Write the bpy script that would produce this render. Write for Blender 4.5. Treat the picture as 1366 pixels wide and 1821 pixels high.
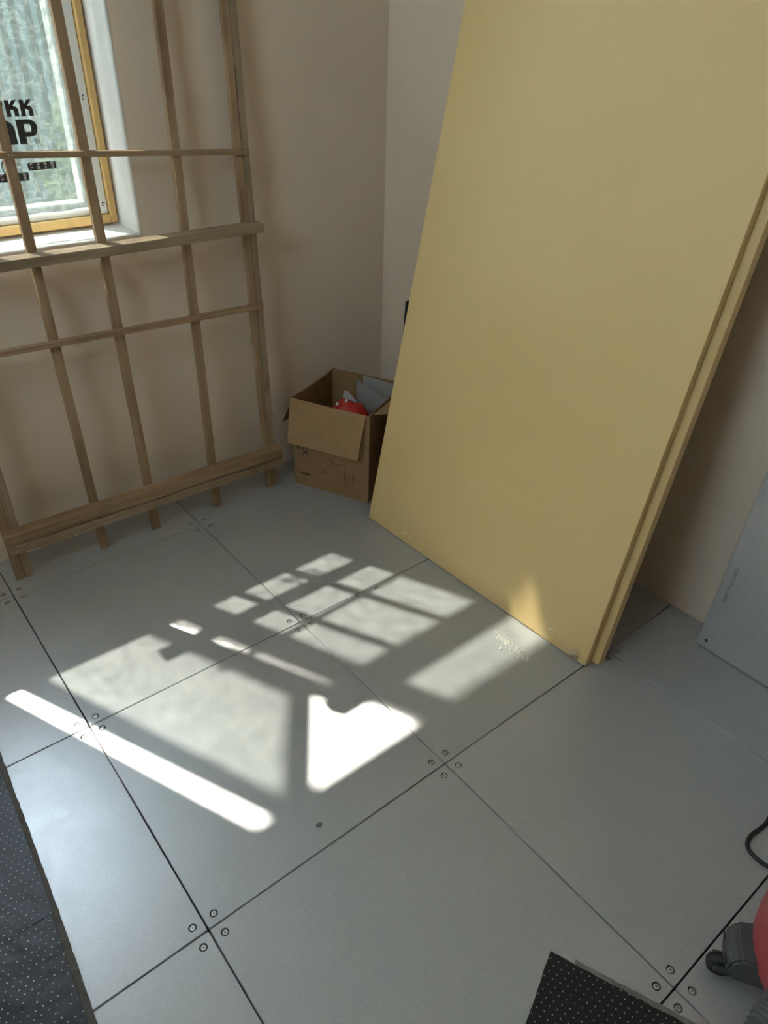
import bpy, bmesh, math, random
from mathutils import Vector, Matrix, noise

random.seed(7)
for o in list(bpy.data.objects):
    bpy.data.objects.remove(o)
scene = bpy.context.scene
COL = scene.collection

# ------------------------------------------------------------------ camera
cam_d = bpy.data.cameras.new('camera')
cam_d.sensor_fit = 'VERTICAL'
cam_d.sensor_height = 24.0
cam_d.lens = 1302.0 / 1821.0 * 24.0
cam_d.clip_start = 0.02
cam = bpy.data.objects.new('camera', cam_d)
COL.objects.link(cam)
R_ = Vector((0.7790, -0.6265, 0.0228)); F_ = Vector((0.5304, 0.6383, -0.5576))
F_.normalize(); R_ = (R_ - F_ * R_.dot(F_)).normalized(); U_ = R_.cross(F_)
cm = Matrix((R_, U_, -F_)).transposed().to_4x4()
cm.translation = Vector((-0.8089, -0.7291, 1.4164))
cam.matrix_world = cm
scene.camera = cam

# ------------------------------------------------------------------ sky, sun, exposure
w = bpy.data.worlds.new('sky'); scene.world = w; w.use_nodes = True
bg = w.node_tree.nodes['Background']
bg.inputs[0].default_value = (0.67, 0.83, 1.0, 1); bg.inputs[1].default_value = 2.8
SUN = Vector((0.445, -1.0, -1.55)).normalized()
# the sun, veiled by thin haze
sl = bpy.data.lights.new('sun', 'SUN'); sl.energy = 7.5; sl.angle = 0.0145; sl.color = (1.0, 0.93, 0.83)
so = bpy.data.objects.new('sun', sl); COL.objects.link(so)
so.rotation_euler = SUN.to_track_quat('-Z', 'Y').to_euler(); so.location = (-3, 6, 8)
vs = scene.view_settings
vs.view_transform = 'Standard'; vs.look = 'None'; vs.gamma = 1.0; vs.use_curve_mapping = False
vs.exposure = 2.92

# ------------------------------------------------------------------ materials
def nodes(name):
    m = bpy.data.materials.new(name); m.use_nodes = True
    nt = m.node_tree; b = nt.nodes['Principled BSDF']
    return m, nt, b
def N(nt, t, **kw):
    n = nt.nodes.new(t)
    for k, v in kw.items():
        setattr(n, k, v)
    return n
def coords(nt, scale, kind='Object', rand=False):
    tc = N(nt, 'ShaderNodeTexCoord'); mp = N(nt, 'ShaderNodeMapping')
    mp.inputs['Scale'].default_value = scale
    nt.links.new(tc.outputs[kind], mp.inputs[0])
    if rand:
        oi = N(nt, 'ShaderNodeObjectInfo'); mu = N(nt, 'ShaderNodeMath', operation='MULTIPLY'); mu.inputs[1].default_value = 37.0
        nt.links.new(oi.outputs['Random'], mu.inputs[0]); nt.links.new(mu.outputs[0], mp.inputs['Location'])
    return mp.outputs[0]
def ramp(nt, src, stops):
    r = N(nt, 'ShaderNodeValToRGB')
    e = r.color_ramp.elements
    while len(e) < len(stops): e.new(0.5)
    for i, (p, c) in enumerate(stops):
        e[i].position = p; e[i].color = (*c, 1)
    nt.links.new(src, r.inputs[0]); return r.outputs[0]
def noise_tex(nt, vec, scale, detail=4, rough=0.55):
    n = N(nt, 'ShaderNodeTexNoise'); n.inputs['Scale'].default_value = scale
    n.inputs['Detail'].default_value = detail; n.inputs['Roughness'].default_value = rough
    if vec is not None: nt.links.new(vec, n.inputs['Vector'])
    return n.outputs['Fac']
def bump(nt, b, h, strength, dist):
    bp = N(nt, 'ShaderNodeBump'); bp.inputs['Strength'].default_value = strength; bp.inputs['Distance'].default_value = dist
    nt.links.new(h, bp.inputs['Height']); nt.links.new(bp.outputs[0], b.inputs['Normal']); return bp
def simple(name, col, rough=0.6, metal=0.0, var=0.08, scale=18, bmp=0.0, bdist=0.001, spec=0.5):
    m, nt, b = nodes(name)
    v = coords(nt, (1, 1, 1))
    f = noise_tex(nt, v, scale)
    lo = tuple(max(0, c * (1 - var)) for c in col); hi = tuple(min(1, c * (1 + var)) for c in col)
    nt.links.new(ramp(nt, f, [(0.3, lo), (0.7, hi)]), b.inputs['Base Color'])
    b.inputs['Roughness'].default_value = rough; b.inputs['Metallic'].default_value = metal
    b.inputs['Specular IOR Level'].default_value = spec
    if bmp: bump(nt, b, f, bmp, bdist)
    return m

def steel_mat():
    m, nt, b = nodes('galvanised_steel')
    v = coords(nt, (1, 1, 1), rand=True)
    n1 = noise_tex(nt, v, 3.0, 5, 0.6); n2 = noise_tex(nt, v, 330, 3, 0.7); n3 = noise_tex(nt, v, 30, 4, 0.6)
    c1 = ramp(nt, n1, [(0.3, (0.44, 0.45, 0.452)), (0.7, (0.49, 0.498, 0.498))])
    c2 = ramp(nt, n2, [(0.32, (0.66, 0.66, 0.66)), (0.68, (1, 1, 1))])
    mx = N(nt, 'ShaderNodeMixRGB', blend_type='MULTIPLY'); mx.inputs[0].default_value = 0.45
    nt.links.new(c1, mx.inputs[1]); nt.links.new(c2, mx.inputs[2])
    nt.links.new(mx.outputs[0], b.inputs['Base Color'])
    b.inputs['Metallic'].default_value = 0.28
    rr = ramp(nt, n3, [(0.3, (0.31,) * 3), (0.7, (0.37,) * 3)])
    nt.links.new(rr, b.inputs['Roughness'])
    bump(nt, b, n2, 0.22, 0.0006)
    return m
def wood_mat(name, a, c, rough=0.7):
    m, nt, b = nodes(name)
    v = coords(nt, (30, 30, 1.6), rand=True)
    n1 = noise_tex(nt, v, 2.2, 6, 0.6)
    v2 = coords(nt, (9, 9, 5), rand=True)
    n2 = noise_tex(nt, v2, 1.3, 3, 0.5)
    col = ramp(nt, n1, [(0.25, a), (0.75, c)])
    dirt = ramp(nt, n2, [(0.3, (0.55, 0.5, 0.45)), (0.55, (1, 1, 1))])
    mx = N(nt, 'ShaderNodeMixRGB', blend_type='MULTIPLY'); mx.inputs[0].default_value = 0.7
    nt.links.new(col, mx.inputs[1]); nt.links.new(dirt, mx.inputs[2])
    nt.links.new(mx.outputs[0], b.inputs['Base Color'])
    b.inputs['Roughness'].default_value = rough
    bump(nt, b, n1, 0.25, 0.001)
    return m
def board_mat():
    m, nt, b = nodes('yellow_board')
    v = coords(nt, (1, 1, 1))
    n1 = noise_tex(nt, v, 2.4, 4, 0.5); n2 = noise_tex(nt, v, 60, 4, 0.6); n3 = noise_tex(nt, v, 14, 6, 0.7)
    c1 = ramp(nt, n1, [(0.3, (0.715, 0.505, 0.225)), (0.7, (0.75, 0.535, 0.245))])
    dirt = ramp(nt, n3, [(0.24, (0.78, 0.76, 0.72)), (0.34, (1, 1, 1))])
    mx = N(nt, 'ShaderNodeMixRGB', blend_type='MULTIPLY'); mx.inputs[0].default_value = 0.5
    nt.links.new(c1, mx.inputs[1]); nt.links.new(dirt, mx.inputs[2])
    nt.links.new(mx.outputs[0], b.inputs['Base Color'])
    b.inputs['Roughness'].default_value = 0.42
    bump(nt, b, n2, 0.05, 0.0004)
    return m
def mat_perforated():
    m, nt, b = nodes('perforated_black_sheet')
    tc = N(nt, 'ShaderNodeTexCoord'); sx = N(nt, 'ShaderNodeSeparateXYZ'); nt.links.new(tc.outputs['Object'], sx.inputs[0])
    def M(op, a, c=None):
        n = N(nt, 'ShaderNodeMath', operation=op)
        for i, q in enumerate((a, c)):
            if q is None: continue
            if isinstance(q, (int, float)): n.inputs[i].default_value = q
            else: nt.links.new(q, n.inputs[i])
        return n.outputs[0]
    S = 0.0125
    u = M('DIVIDE', sx.outputs[0], S); v = M('DIVIDE', sx.outputs[1], S)
    row = M('FLOOR', v); odd = M('MULTIPLY', M('FLOORED_MODULO', row, 2), 0.5)
    fu = M('SUBTRACT', M('FRACT', M('ADD', u, odd)), 0.5); fv = M('SUBTRACT', M('FRACT', v), 0.5)
    d = M('SQRT', M('ADD', M('MULTIPLY', fu, fu), M('MULTIPLY', fv, fv)))
    dot = M('LESS_THAN', d, 0.115)
    n1 = noise_tex(nt, tc.outputs['Object'], 160, 2); pick = M('MULTIPLY', dot, M('GREATER_THAN', n1, 0.47))
    mx = N(nt, 'ShaderNodeMixRGB'); nt.links.new(pick, mx.inputs[0])
    mx.inputs[1].default_value = (0.016, 0.016, 0.018, 1); mx.inputs[2].default_value = (0.38, 0.38, 0.38, 1)
    nt.links.new(mx.outputs[0], b.inputs['Base Color'])
    b.inputs['Roughness'].default_value = 0.42; b.inputs['Specular IOR Level'].default_value = 0.3
    n2 = noise_tex(nt, tc.outputs['Object'], 16, 3)
    h = M('ADD', M('MULTIPLY', n2, 6.0), M('MULTIPLY', dot, -1.0))
    bump(nt, b, h, 0.5, 0.0012)
    return m
def film_mat(name='window_film', tr=0.106):
    m, nt, b = nodes(name)
    nt.nodes.remove(b)
    out = nt.nodes['Material Output']
    v = coords(nt, (1, 1, 1))
    mp = coords(nt, (14, 1, 5))
    n1 = noise_tex(nt, mp, 2.5, 6, 0.62)
    n2 = noise_tex(nt, v, 34, 5, 0.6)
    add = N(nt, 'ShaderNodeMath', operation='ADD'); nt.links.new(n1, add.inputs[0]); nt.links.new(n2, add.inputs[1])
    bp = N(nt, 'ShaderNodeBump'); bp.inputs['Strength'].default_value = 0.8; bp.inputs['Distance'].default_value = 0.004
    nt.links.new(add.outputs[0], bp.inputs['Height'])
    t = N(nt, 'ShaderNodeBsdfTransparent'); t.inputs[0].default_value = (0.97, 0.97, 0.95, 1)
    tl = N(nt, 'ShaderNodeBsdfTranslucent')
    vd = coords(nt, (1, 1, 0.45)); vd2 = coords(nt, (0.5, 1, 1.3))
    r1 = ramp(nt, noise_tex(nt, vd, 26, 3, 0.6), [(0.465, (0, 0, 0)), (0.5, (1, 1, 1)), (0.535, (0, 0, 0))])
    r2 = ramp(nt, noise_tex(nt, vd2, 21, 3, 0.6), [(0.47, (0, 0, 0)), (0.5, (1, 1, 1)), (0.53, (0, 0, 0))])
    mxr = N(nt, 'ShaderNodeMixRGB', blend_type='LIGHTEN'); mxr.inputs[0].default_value = 1
    nt.links.new(r1, mxr.inputs[1]); nt.links.new(r2, mxr.inputs[2])
    cl_ = ramp(nt, mxr.outputs[0], [(0.0, (0.040, 0.049, 0.047)), (1.0, (0.075, 0.083, 0.078))])
    nt.links.new(cl_, tl.inputs[0])
    nt.links.new(bp.outputs[0], tl.inputs['Normal'])
    df = N(nt, 'ShaderNodeBsdfDiffuse'); df.inputs[0].default_value = (0.30, 0.33, 0.33, 1)
    gl = N(nt, 'ShaderNodeBsdfGlossy'); gl.inputs['Roughness'].default_value = 0.18
    nt.links.new(bp.outputs[0], gl.inputs['Normal'])
    m1 = N(nt, 'ShaderNodeMixShader'); m1.inputs[0].default_value = 0.35
    nt.links.new(tl.outputs[0], m1.inputs[1]); nt.links.new(df.outputs[0], m1.inputs[2])
    m3 = N(nt, 'ShaderNodeMixShader'); m3.inputs[0].default_value = 0.15
    nt.links.new(m1.outputs[0], m3.inputs[1]); nt.links.new(gl.outputs[0], m3.inputs[2])
    fac = ramp(nt, n2, [(0.3, (1 - tr - 0.07,) * 3), (0.7, (1 - tr + 0.05,) * 3)])
    m2 = N(nt, 'ShaderNodeMixShader'); nt.links.new(fac, m2.inputs[0])
    nt.links.new(t.outputs[0], m2.inputs[1]); nt.links.new(m3.outputs[0], m2.inputs[2])
    nt.links.new(m2.outputs[0], out.inputs[0])
    return m
def glass_mat():
    m, nt, b = nodes('window_glass'); nt.nodes.remove(b)
    out = nt.nodes['Material Output']
    t = N(nt, 'ShaderNodeBsdfTransparent'); t.inputs[0].default_value = (0.90, 0.94, 0.93, 1)
    g = N(nt, 'ShaderNodeBsdfGlossy'); g.inputs['Roughness'].default_value = 0.02
    mx = N(nt, 'ShaderNodeMixShader'); mx.inputs[0].default_value = 0.05
    nt.links.new(t.outputs[0], mx.inputs[1]); nt.links.new(g.outputs[0], mx.inputs[2]); nt.links.new(mx.outputs[0], out.inputs[0])
    return m

M_STEEL = steel_mat()
M_SCREW = simple('screw_zinc', (0.55, 0.55, 0.53), 0.35, 0.8, 0.1)
M_CUP = simple('screw_recess', (0.12, 0.125, 0.13), 0.5, 0.5, 0.1)
M_SLOT = simple('screw_slot', (0.01, 0.01, 0.01), 0.8)
M_UNDER = simple('dark_subfloor', (0.02, 0.02, 0.02), 0.9)
M_WALL = simple('plaster_wall', (0.735, 0.605, 0.475), 0.9, 0, 0.04, 3.0, 0.05, 0.004, 0.2)
M_REVEAL = simple('white_putty', (0.78, 0.765, 0.73), 0.9, 0, 0.05, 14, 0.35, 0.006, 0.2)
M_UPVC = simple('white_upvc', (0.80, 0.80, 0.77), 0.35, 0, 0.02)
M_FOAM = simple('tan_packing_strip', (0.62, 0.40, 0.15), 0.6, 0, 0.12, 25, 0.2, 0.002)
M_WOOD = wood_mat('raw_timber', (0.24, 0.15, 0.08), (0.42, 0.285, 0.165))
M_WOOD2 = wood_mat('grey_timber', (0.22, 0.155, 0.095), (0.40, 0.305, 0.205))
M_BOARD = board_mat()
M_CARD = simple('cardboard', (0.30, 0.18, 0.08), 0.85, 0, 0.10, 30)
M_CARDIN = simple('cardboard_inside', (0.34, 0.205, 0.095), 0.85, 0, 0.08, 22)
M_INK = simple('black_ink', (0.02, 0.02, 0.02), 0.6)
M_INKB = simple('blue_black_ink', (0.02, 0.022, 0.05), 0.6)
M_INKG = simple('grey_ink', (0.13, 0.13, 0.13), 0.6)
M_INKBR = simple('brown_ink', (0.08, 0.045, 0.02), 0.8)
M_WHITE = simple('white_sticker', (0.8, 0.8, 0.78), 0.5, 0, 0.02)
M_PAPER = simple('grey_white_paper', (0.60, 0.575, 0.56), 0.7, 0, 0.06, 8)
M_REDBAG = simple('red_plastic', (0.50, 0.025, 0.015), 0.5, 0, 0.15, 12)
M_PERF = mat_perforated()
M_FELT = simple('grey_foam_backing', (0.20, 0.195, 0.18), 0.9, 0, 0.25, 60, 0.4, 0.002)
M_FELTD = simple('dark_foam_backing', (0.075, 0.065, 0.055), 0.8, 0, 0.3, 60, 0.4, 0.002)
M_FOIL = simple('silver_tape', (0.75, 0.75, 0.74), 0.3, 0.0, 0.1, 90, 0.4, 0.001)
M_VACRED = simple('red_drum_plastic', (0.55, 0.085, 0.095), 0.4, 0, 0.08, 5)
M_VACGREY = simple('dark_grey_plastic', (0.075, 0.078, 0.08), 0.5, 0, 0.2, 40, 0.1, 0.001)
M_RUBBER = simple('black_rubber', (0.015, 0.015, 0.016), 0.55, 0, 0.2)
M_CRUMB = simple('sawdust_crumb', (0.90, 0.86, 0.74), 0.9, 0, 0.15, 200)
M_FLECK = simple('plaster_fleck', (0.75, 0.74, 0.70), 0.9, 0, 0.1)
M_TAPE = simple('clear_tape_scrap', (0.66, 0.54, 0.36), 0.25, 0, 0.1, 60, 0.3, 0.001)
M_FILM = film_mat()
M_GLASS = glass_mat()
M_LEAF = simple('leaf_green', (0.12, 0.16, 0.03), 0.6, 0, 0.5, 9)
M_FENCE = simple('blue_grey_sheet', (0.17, 0.225, 0.235), 0.9, 0, 0.12, 2, spec=0.1)
M_GROUND = simple('bare_ground', (0.34, 0.33, 0.28), 0.95, 0, 0.25, 3)
M_CEIL = simple('white_ceiling', (0.80, 0.76, 0.68), 0.9, 0, 0.02)

# ------------------------------------------------------------------ mesh helpers
def link(name, me, mats, parent=None, loc=None, matrix=None):
    o = bpy.data.objects.new(name, me); COL.objects.link(o)
    if not isinstance(mats, (list, tuple)): mats = [mats]
    if not me.materials:
        for m in mats: me.materials.append(m)
    if matrix is not None: o.matrix_basis = matrix
    elif loc is not None: o.location = loc
    if parent is not None: o.parent = parent
    return o
def tag(o, label=None, cat=None, group=None, kind=None):
    if label: o['label'] = label
    if cat: o['category'] = cat
    if group: o['group'] = group
    if kind: o['kind'] = kind
    return o
def empty(name, loc=(0, 0, 0)):
    o = bpy.data.objects.new(name, None); o.empty_display_size = 0.05; COL.objects.link(o); o.location = loc; return o
def bm_box(bm, x0, x1, y0, y1, z0, z1):
    r = bmesh.ops.create_cube(bm, size=1)
    for v in r['verts']:
        v.co = Vector(((x0 + x1) / 2 + v.co.x * (x1 - x0), (y0 + y1) / 2 + v.co.y * (y1 - y0), (z0 + z1) / 2 + v.co.z * (z1 - z0)))
    return r['verts']
def bm_done(bm, name, bevel=0.0, seg=1, smooth=False):
    if bevel > 0:
        bmesh.ops.bevel(bm, geom=bm.edges[:], offset=bevel, segments=seg, affect='EDGES', clamp_overlap=True)
    bmesh.ops.recalc_face_normals(bm, faces=bm.faces)
    me = bpy.data.meshes.new(name); bm.to_mesh(me); bm.free()
    if smooth:
        for p in me.polygons: p.use_smooth = True
    return me
def box(name, x0, x1, y0, y1, z0, z1, mat, parent=None, bevel=0.0):
    bm = bmesh.new(); bm_box(bm, x0, x1, y0, y1, z0, z1)
    return link(name, bm_done(bm, name, bevel), mat, parent)
def basis(ex, ey, ez, o):
    m = Matrix((Vector(ex), Vector(ey), Vector(ez))).transposed().to_4x4(); m.translation = Vector(o); return m
def beam(name, p0, p1, wdt, dep, mat, parent, ydir=(0, 1, 0), bevel=0.0012, wob=0.0):
    """lath from p0 to p1 (centre of its front face), wdt across, dep along ydir"""
    p0 = Vector(p0); p1 = Vector(p1); ez = (p1 - p0); L = ez.length; ez.normalize()
    ex = Vector(ydir).cross(ez).normalized(); ey = ez.cross(ex)
    bm = bmesh.new(); n = max(2, int(L / 0.12))
    rings = []
    for i in range(n + 1):
        z = L * i / n; dx = (random.random() - 0.5) * wob if 0 < i < n else 0
        rings.append([bm.verts.new((sx * wdt / 2 + dx, sy * dep, z)) for sx, sy in ((-1, 0), (1, 0), (1, 1), (-1, 1))])
    for a, b in zip(rings[:-1], rings[1:]):
        for k in range(4): bm.faces.new((a[k], a[(k + 1) % 4], b[(k + 1) % 4], b[k]))
    bm.faces.new(rings[0][::-1]); bm.faces.new(rings[-1])
    bmesh.ops.recalc_face_normals(bm, faces=bm.faces)
    es = [e for e in bm.edges if e.calc_face_angle(0) > 0.8]
    bmesh.ops.bevel(bm, geom=es, offset=bevel, segments=1, affect='EDGES', clamp_overlap=True)
    me = bm_done(bm, name)
    return link(name, me, mat, parent, matrix=basis(ex, ey, ez, p0))
def lathe(name, prof, seg, mat, parent=None, matrix=None, smooth=True):
    bm = bmesh.new(); rings = []
    for r, z in prof:
        if r < 1e-6: rings.append([bm.verts.new((0, 0, z))])
        else: rings.append([bm.verts.new((r * math.cos(2 * math.pi * k / seg), r * math.sin(2 * math.pi * k / seg), z)) for k in range(seg)])
    for a, b in zip(rings[:-1], rings[1:]):
        for k in range(seg):
            k2 = (k + 1) % seg
            if len(a) == 1 and len(b) == 1: continue
            if len(a) == 1: bm.faces.new((a[0], b[k], b[k2]))
            elif len(b) == 1: bm.faces.new((a[k], a[k2], b[0]))
            else: bm.faces.new((a[k], a[k2], b[k2], b[k]))
    return link(name, bm_done(bm, name, smooth=smooth), mat, parent, matrix=matrix)
def tube(name, pts, r, mat, parent=None, seg=10, ridge=None, sub=12):
    """smooth tube through points (Catmull-Rom); ridge=(amp, pitch) corrugates it"""
    P = [Vector(p) for p in pts]; P = [P[0] * 2 - P[1]] + P + [P[-1] * 2 - P[-2]]
    C = []
    for i in range(1, len(P) - 2):
        for k in range(sub):
            t = k / sub; a, b, c, d = P[i - 1], P[i], P[i + 1], P[i + 2]
            C.append(0.5 * ((2 * b) + (c - a) * t + (2 * a - 5 * b + 4 * c - d) * t * t + (3 * b - a - 3 * c + d) * t ** 3))
    C.append(P[-2])
    bm = bmesh.new(); rings = []; s = 0; nrm = None
    for i, c in enumerate(C):
        tan = (C[min(i + 1, len(C) - 1)] - C[max(i - 1, 0)]).normalized()
        if nrm is None: nrm = tan.orthogonal().normalized()
        nrm = (nrm - tan * nrm.dot(tan)).normalized(); bi = tan.cross(nrm)
        if i: s += (C[i] - C[i - 1]).length
        rr = r
        if ridge: rr = r + ridge[0] * (0.5 + 0.5 * math.cos(2 * math.pi * i / ridge[1]))
        rings.append([bm.verts.new(c + nrm * rr * math.cos(2 * math.pi * k / seg) + bi * rr * math.sin(2 * math.pi * k / seg)) for k in range(seg)])
    for a, b in zip(rings[:-1], rings[1:]):
        for k in range(seg): bm.faces.new((a[k], a[(k + 1) % seg], b[(k + 1) % seg], b[k]))
    bm.faces.new(rings[0][::-1]); bm.faces.new(rings[-1])
    return link(name, bm_done(bm, name, smooth=True), mat, parent)
def prism(name, poly, y0, y1, mat, parent=None, matrix=None, bevel=0.0):
    """polygon in xz, extruded from y0 to y1"""
    bm = bmesh.new()
    a = [bm.verts.new((x, y0, z)) for x, z in poly]; b = [bm.verts.new((x, y1, z)) for x, z in poly]
    bm.faces.new(a); bm.faces.new(b[::-1])
    for i in range(len(a)):
        j = (i + 1) % len(a); bm.faces.new((a[j], a[i], b[i], b[j]))
    return link(name, bm_done(bm, name, bevel), mat, parent, matrix=matrix)
def curve_mesh(splines, extrude, bevel):
    cu = bpy.data.curves.new('tmp', 'CURVE'); cu.dimensions = '2D'; cu.fill_mode = 'BOTH'
    cu.extrude = extrude; cu.bevel_depth = bevel; cu.bevel_resolution = 0
    for pts in splines:
        s = cu.splines.new('POLY'); s.points.add(len(pts) - 1)
        for q, (x, y) in zip(s.points, pts): q.co = (x, y, 0, 1)
        s.use_cyclic_u = True
    o = bpy.data.objects.new('tmp', cu); COL.objects.link(o)
    me = bpy.data.meshes.new_from_object(o.evaluated_get(bpy.context.evaluated_depsgraph_get()))
    bpy.data.objects.remove(o); bpy.data.curves.remove(cu)
    return me
def circle(x, y, r, n=16):
    return [(x + r * math.cos(2 * math.pi * k / n), y + r * math.sin(2 * math.pi * k / n)) for k in range(n)]
def text_mesh(s, size, align='CENTER', extrude=0.0, shear=0.0):
    cu = bpy.data.curves.new('tmp', 'FONT'); cu.body = s; cu.size = size; cu.align_x = align; cu.align_y = 'CENTER'
    cu.extrude = extrude; cu.shear = shear; cu.resolution_u = 3
    o = bpy.data.objects.new('tmp', cu); COL.objects.link(o)
    me = bpy.data.meshes.new_from_object(o.evaluated_get(bpy.context.evaluated_depsgraph_get()))
    bpy.data.objects.remove(o); bpy.data.curves.remove(cu); me.materials.clear()
    return me

# ------------------------------------------------------------------ room shell
XE, YN, XW, YS, ZC = 0.915, 1.39, -1.8, -1.8, 2.60
T = 0.6
under = box('floor', XW - 0.1, XE + 0.1, YS - 0.1, YN + 0.1, -0.12, -0.032, M_UNDER)
tag(under, 'galvanised steel raised access floor of square screwed panels', 'floor', kind='structure')

SO = 0.022      # screw offset from the panel corner
def tile_mesh(wx, wy, corners):
    g = 0.0023; c = 0.0016
    x0, x1, y0, y1 = g, wx - g, g, wy - g
    outer = [(x0 + c, y0), (x1 - c, y0), (x1, y0 + c), (x1, y1 - c), (x1 - c, y1), (x0 + c, y1), (x0, y1 - c), (x0, y0 + c)]
    sp = [outer] + [circle(cx, cy, 0.0083) for cx, cy in corners]
    me = curve_mesh(sp, 0.014, 0.0008)
    for v in me.vertices: v.co.z -= 0.0148
    return me
def screw_mesh():
    bm = bmesh.new(); seg = 16
    prof = [(0.0083, -0.0006, 1), (0.0058, -0.0042, 1), (0.0054, -0.0042, 1), (0.0053, -0.0016, 0), (0.0045, -0.0009, 0), (0.0, -0.0008, 0)]
    rings = []
    for r, z, mi in prof:
        rings.append([bm.verts.new((r * math.cos(2 * math.pi * k / seg), r * math.sin(2 * math.pi * k / seg), z)) for k in range(seg)] if r > 0 else [bm.verts.new((0, 0, z))])
    for i, (a, b) in enumerate(zip(rings[:-1], rings[1:])):
        for k in range(seg):
            f = bm.faces.new((a[k], a[(k + 1) % seg], b[(k + 1) % seg], b[k]) if len(b) > 1 else (a[k], a[(k + 1) % seg], b[0]))
            f.material_index = 1 if prof[i + 1][2] == 1 else 0
    for sx, sy in ((0.0021, 0.0005), (0.0005, 0.0021)):
        f = bm.faces.new([bm.verts.new((a * sx, b * sy, -0.0006)) for a, b in ((-1, -1), (1, -1), (1, 1), (-1, 1))]); f.material_index = 2
    me = bpy.data.meshes.new('screw'); bm.to_mesh(me); bm.free(); return me
SCREW = screw_mesh()
for m_ in (M_SCREW, M_CUP, M_SLOT): SCREW.materials.append(m_)
xs = [XW + T * i for i in range(5)] + [XE]
ys = [YS + T * i for i in range(6)] + [YN]
cache = {}
for i in range(len(xs) - 1):
    for j in range(len(ys) - 1):
        wx, wy = xs[i + 1] - xs[i], ys[j + 1] - ys[j]
        cs = [(SO, SO)]
        if wx > 0.59: cs.append((wx - SO, SO))
        if wy > 0.59: cs.append((SO, wy - SO))
        if wx > 0.59 and wy > 0.59: cs.append((wx - SO, wy - SO))
        key = (round(wx, 3), round(wy, 3))
        if key not in cache: cache[key] = tile_mesh(wx, wy, cs)
        t = link('floor_panel', cache[key], M_STEEL, under, loc=(xs[i], ys[j], random.uniform(-0.0003, 0.0002)))
        if xs[i] > -1.3 and ys[j] > -1.3:
            for cx, cy in cs:
                s = link('screw', SCREW, M_SCREW, t, loc=(cx, cy, 0)); s.rotation_euler.z = random.uniform(0, 1.5)

# window wall with its opening
WX0, WX1, WZ0, WZ1, YO = -1.12, 0.024, 0.892, 2.43, 1.70
bm = bmesh.new()
bm_box(bm, XW - 0.1, WX0, YN, YO, -0.12, ZC); bm_box(bm, WX1, XE + 0.12, YN, YO, -0.12, ZC)
bm_box(bm, WX0, WX1, YN, YO, -0.12, WZ0); bm_box(bm, WX0, WX1, YN, YO, WZ1, ZC)
wn = link('wall_north', bm_done(bm, 'wall_north'), M_WALL)
tag(wn, 'plastered wall with the window opening behind the timber lattice', 'wall', kind='structure')
# white puttied reveal lining (uneven edge)
def reveal(name, a, b, inward, mat):
    """thin lining strip from a to b along the opening; 'inward' is the direction into the opening"""
    bm = bmesh.new(); a = Vector(a); b = Vector(b); inward = Vector(inward); n = 40; m_ = 8; g = []
    for i in range(n + 1):
        row = []
        for j in range(m_ + 1):
            p = a.lerp(b, i / n) + Vector((0, (YN - 0.0015) + j / m_ * 0.175, 0))
            k = 0.002 + 0.0035 * (noise.noise(p * 9) * 0.5 + 0.5) + (0.006 if j > 6 else 0)
            row.append(bm.verts.new(p + inward * k))
        g.append(row)
    for i in range(n):
        for j in range(m_): bm.faces.new((g[i][j], g[i + 1][j], g[i + 1][j + 1], g[i][j + 1]))
    # front lip and back closure
    low = [bm.verts.new(a.lerp(b, i / n) + Vector((0, YN - 0.0015, 0)) - inward * 0.0005) for i in range(n + 1)]
    for i in range(n): bm.faces.new((low[i], low[i + 1], g[i + 1][0], g[i][0]))
    return link(name, bm_done(bm, name, smooth=True), mat, wn)
reveal('reveal_lining', (WX1, 0, WZ0), (WX1, 0, WZ1), (-1, 0, 0), M_REVEAL)
reveal('reveal_lining', (WX0, 0, WZ0), (WX0, 0, WZ1), (1, 0, 0), M_REVEAL)
reveal('sill_lining', (WX0, 0, WZ0), (WX1, 0, WZ0), (0, 0, 1), M_REVEAL)
reveal('head_lining', (WX0, 0, WZ1), (WX1, 0, WZ1), (0, 0, -1), M_REVEAL)

we = box('wall_east', XE, XE + 0.12, YS - 0.1, YN, -0.12, ZC, M_WALL)
tag(we, 'plain plastered wall behind the leaning yellow boards', 'wall', kind='structure')
bm = bmesh.new(); V0, V1, VZ0, VZ1 = -0.50, 0.45, 1.75, 2.32; XA, XB = XW - 0.16, XW  # opening added in the unseen west wall to let in fill light
bm_box(bm, XA, XB, YS - 0.1, V0, -0.12, ZC); bm_box(bm, XA, XB, V1, YN, -0.12, ZC)
bm_box(bm, XA, XB, V0, V1, -0.12, VZ0); bm_box(bm, XA, XB, V0, V1, VZ1, ZC)
ww = link('wall_west', bm_done(bm, 'wall_west'), M_WALL)
tag(ww, 'plastered wall facing the leaning boards, with an opening added for fill light', 'wall', kind='structure')
wsn = box('wall_south', XW - 0.12, XE + 0.12, YS - 0.22, YS - 0.1, -0.12, ZC, M_WALL)
tag(wsn, 'plain plastered wall opposite the lattice', 'wall', kind='structure')
cl = box('ceiling', XW - 0.12, XE + 0.12, YS - 0.22, YO, ZC, ZC + 0.1, M_CEIL)
tag(cl, 'plain white ceiling of the room', 'ceiling', kind='structure')

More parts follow.
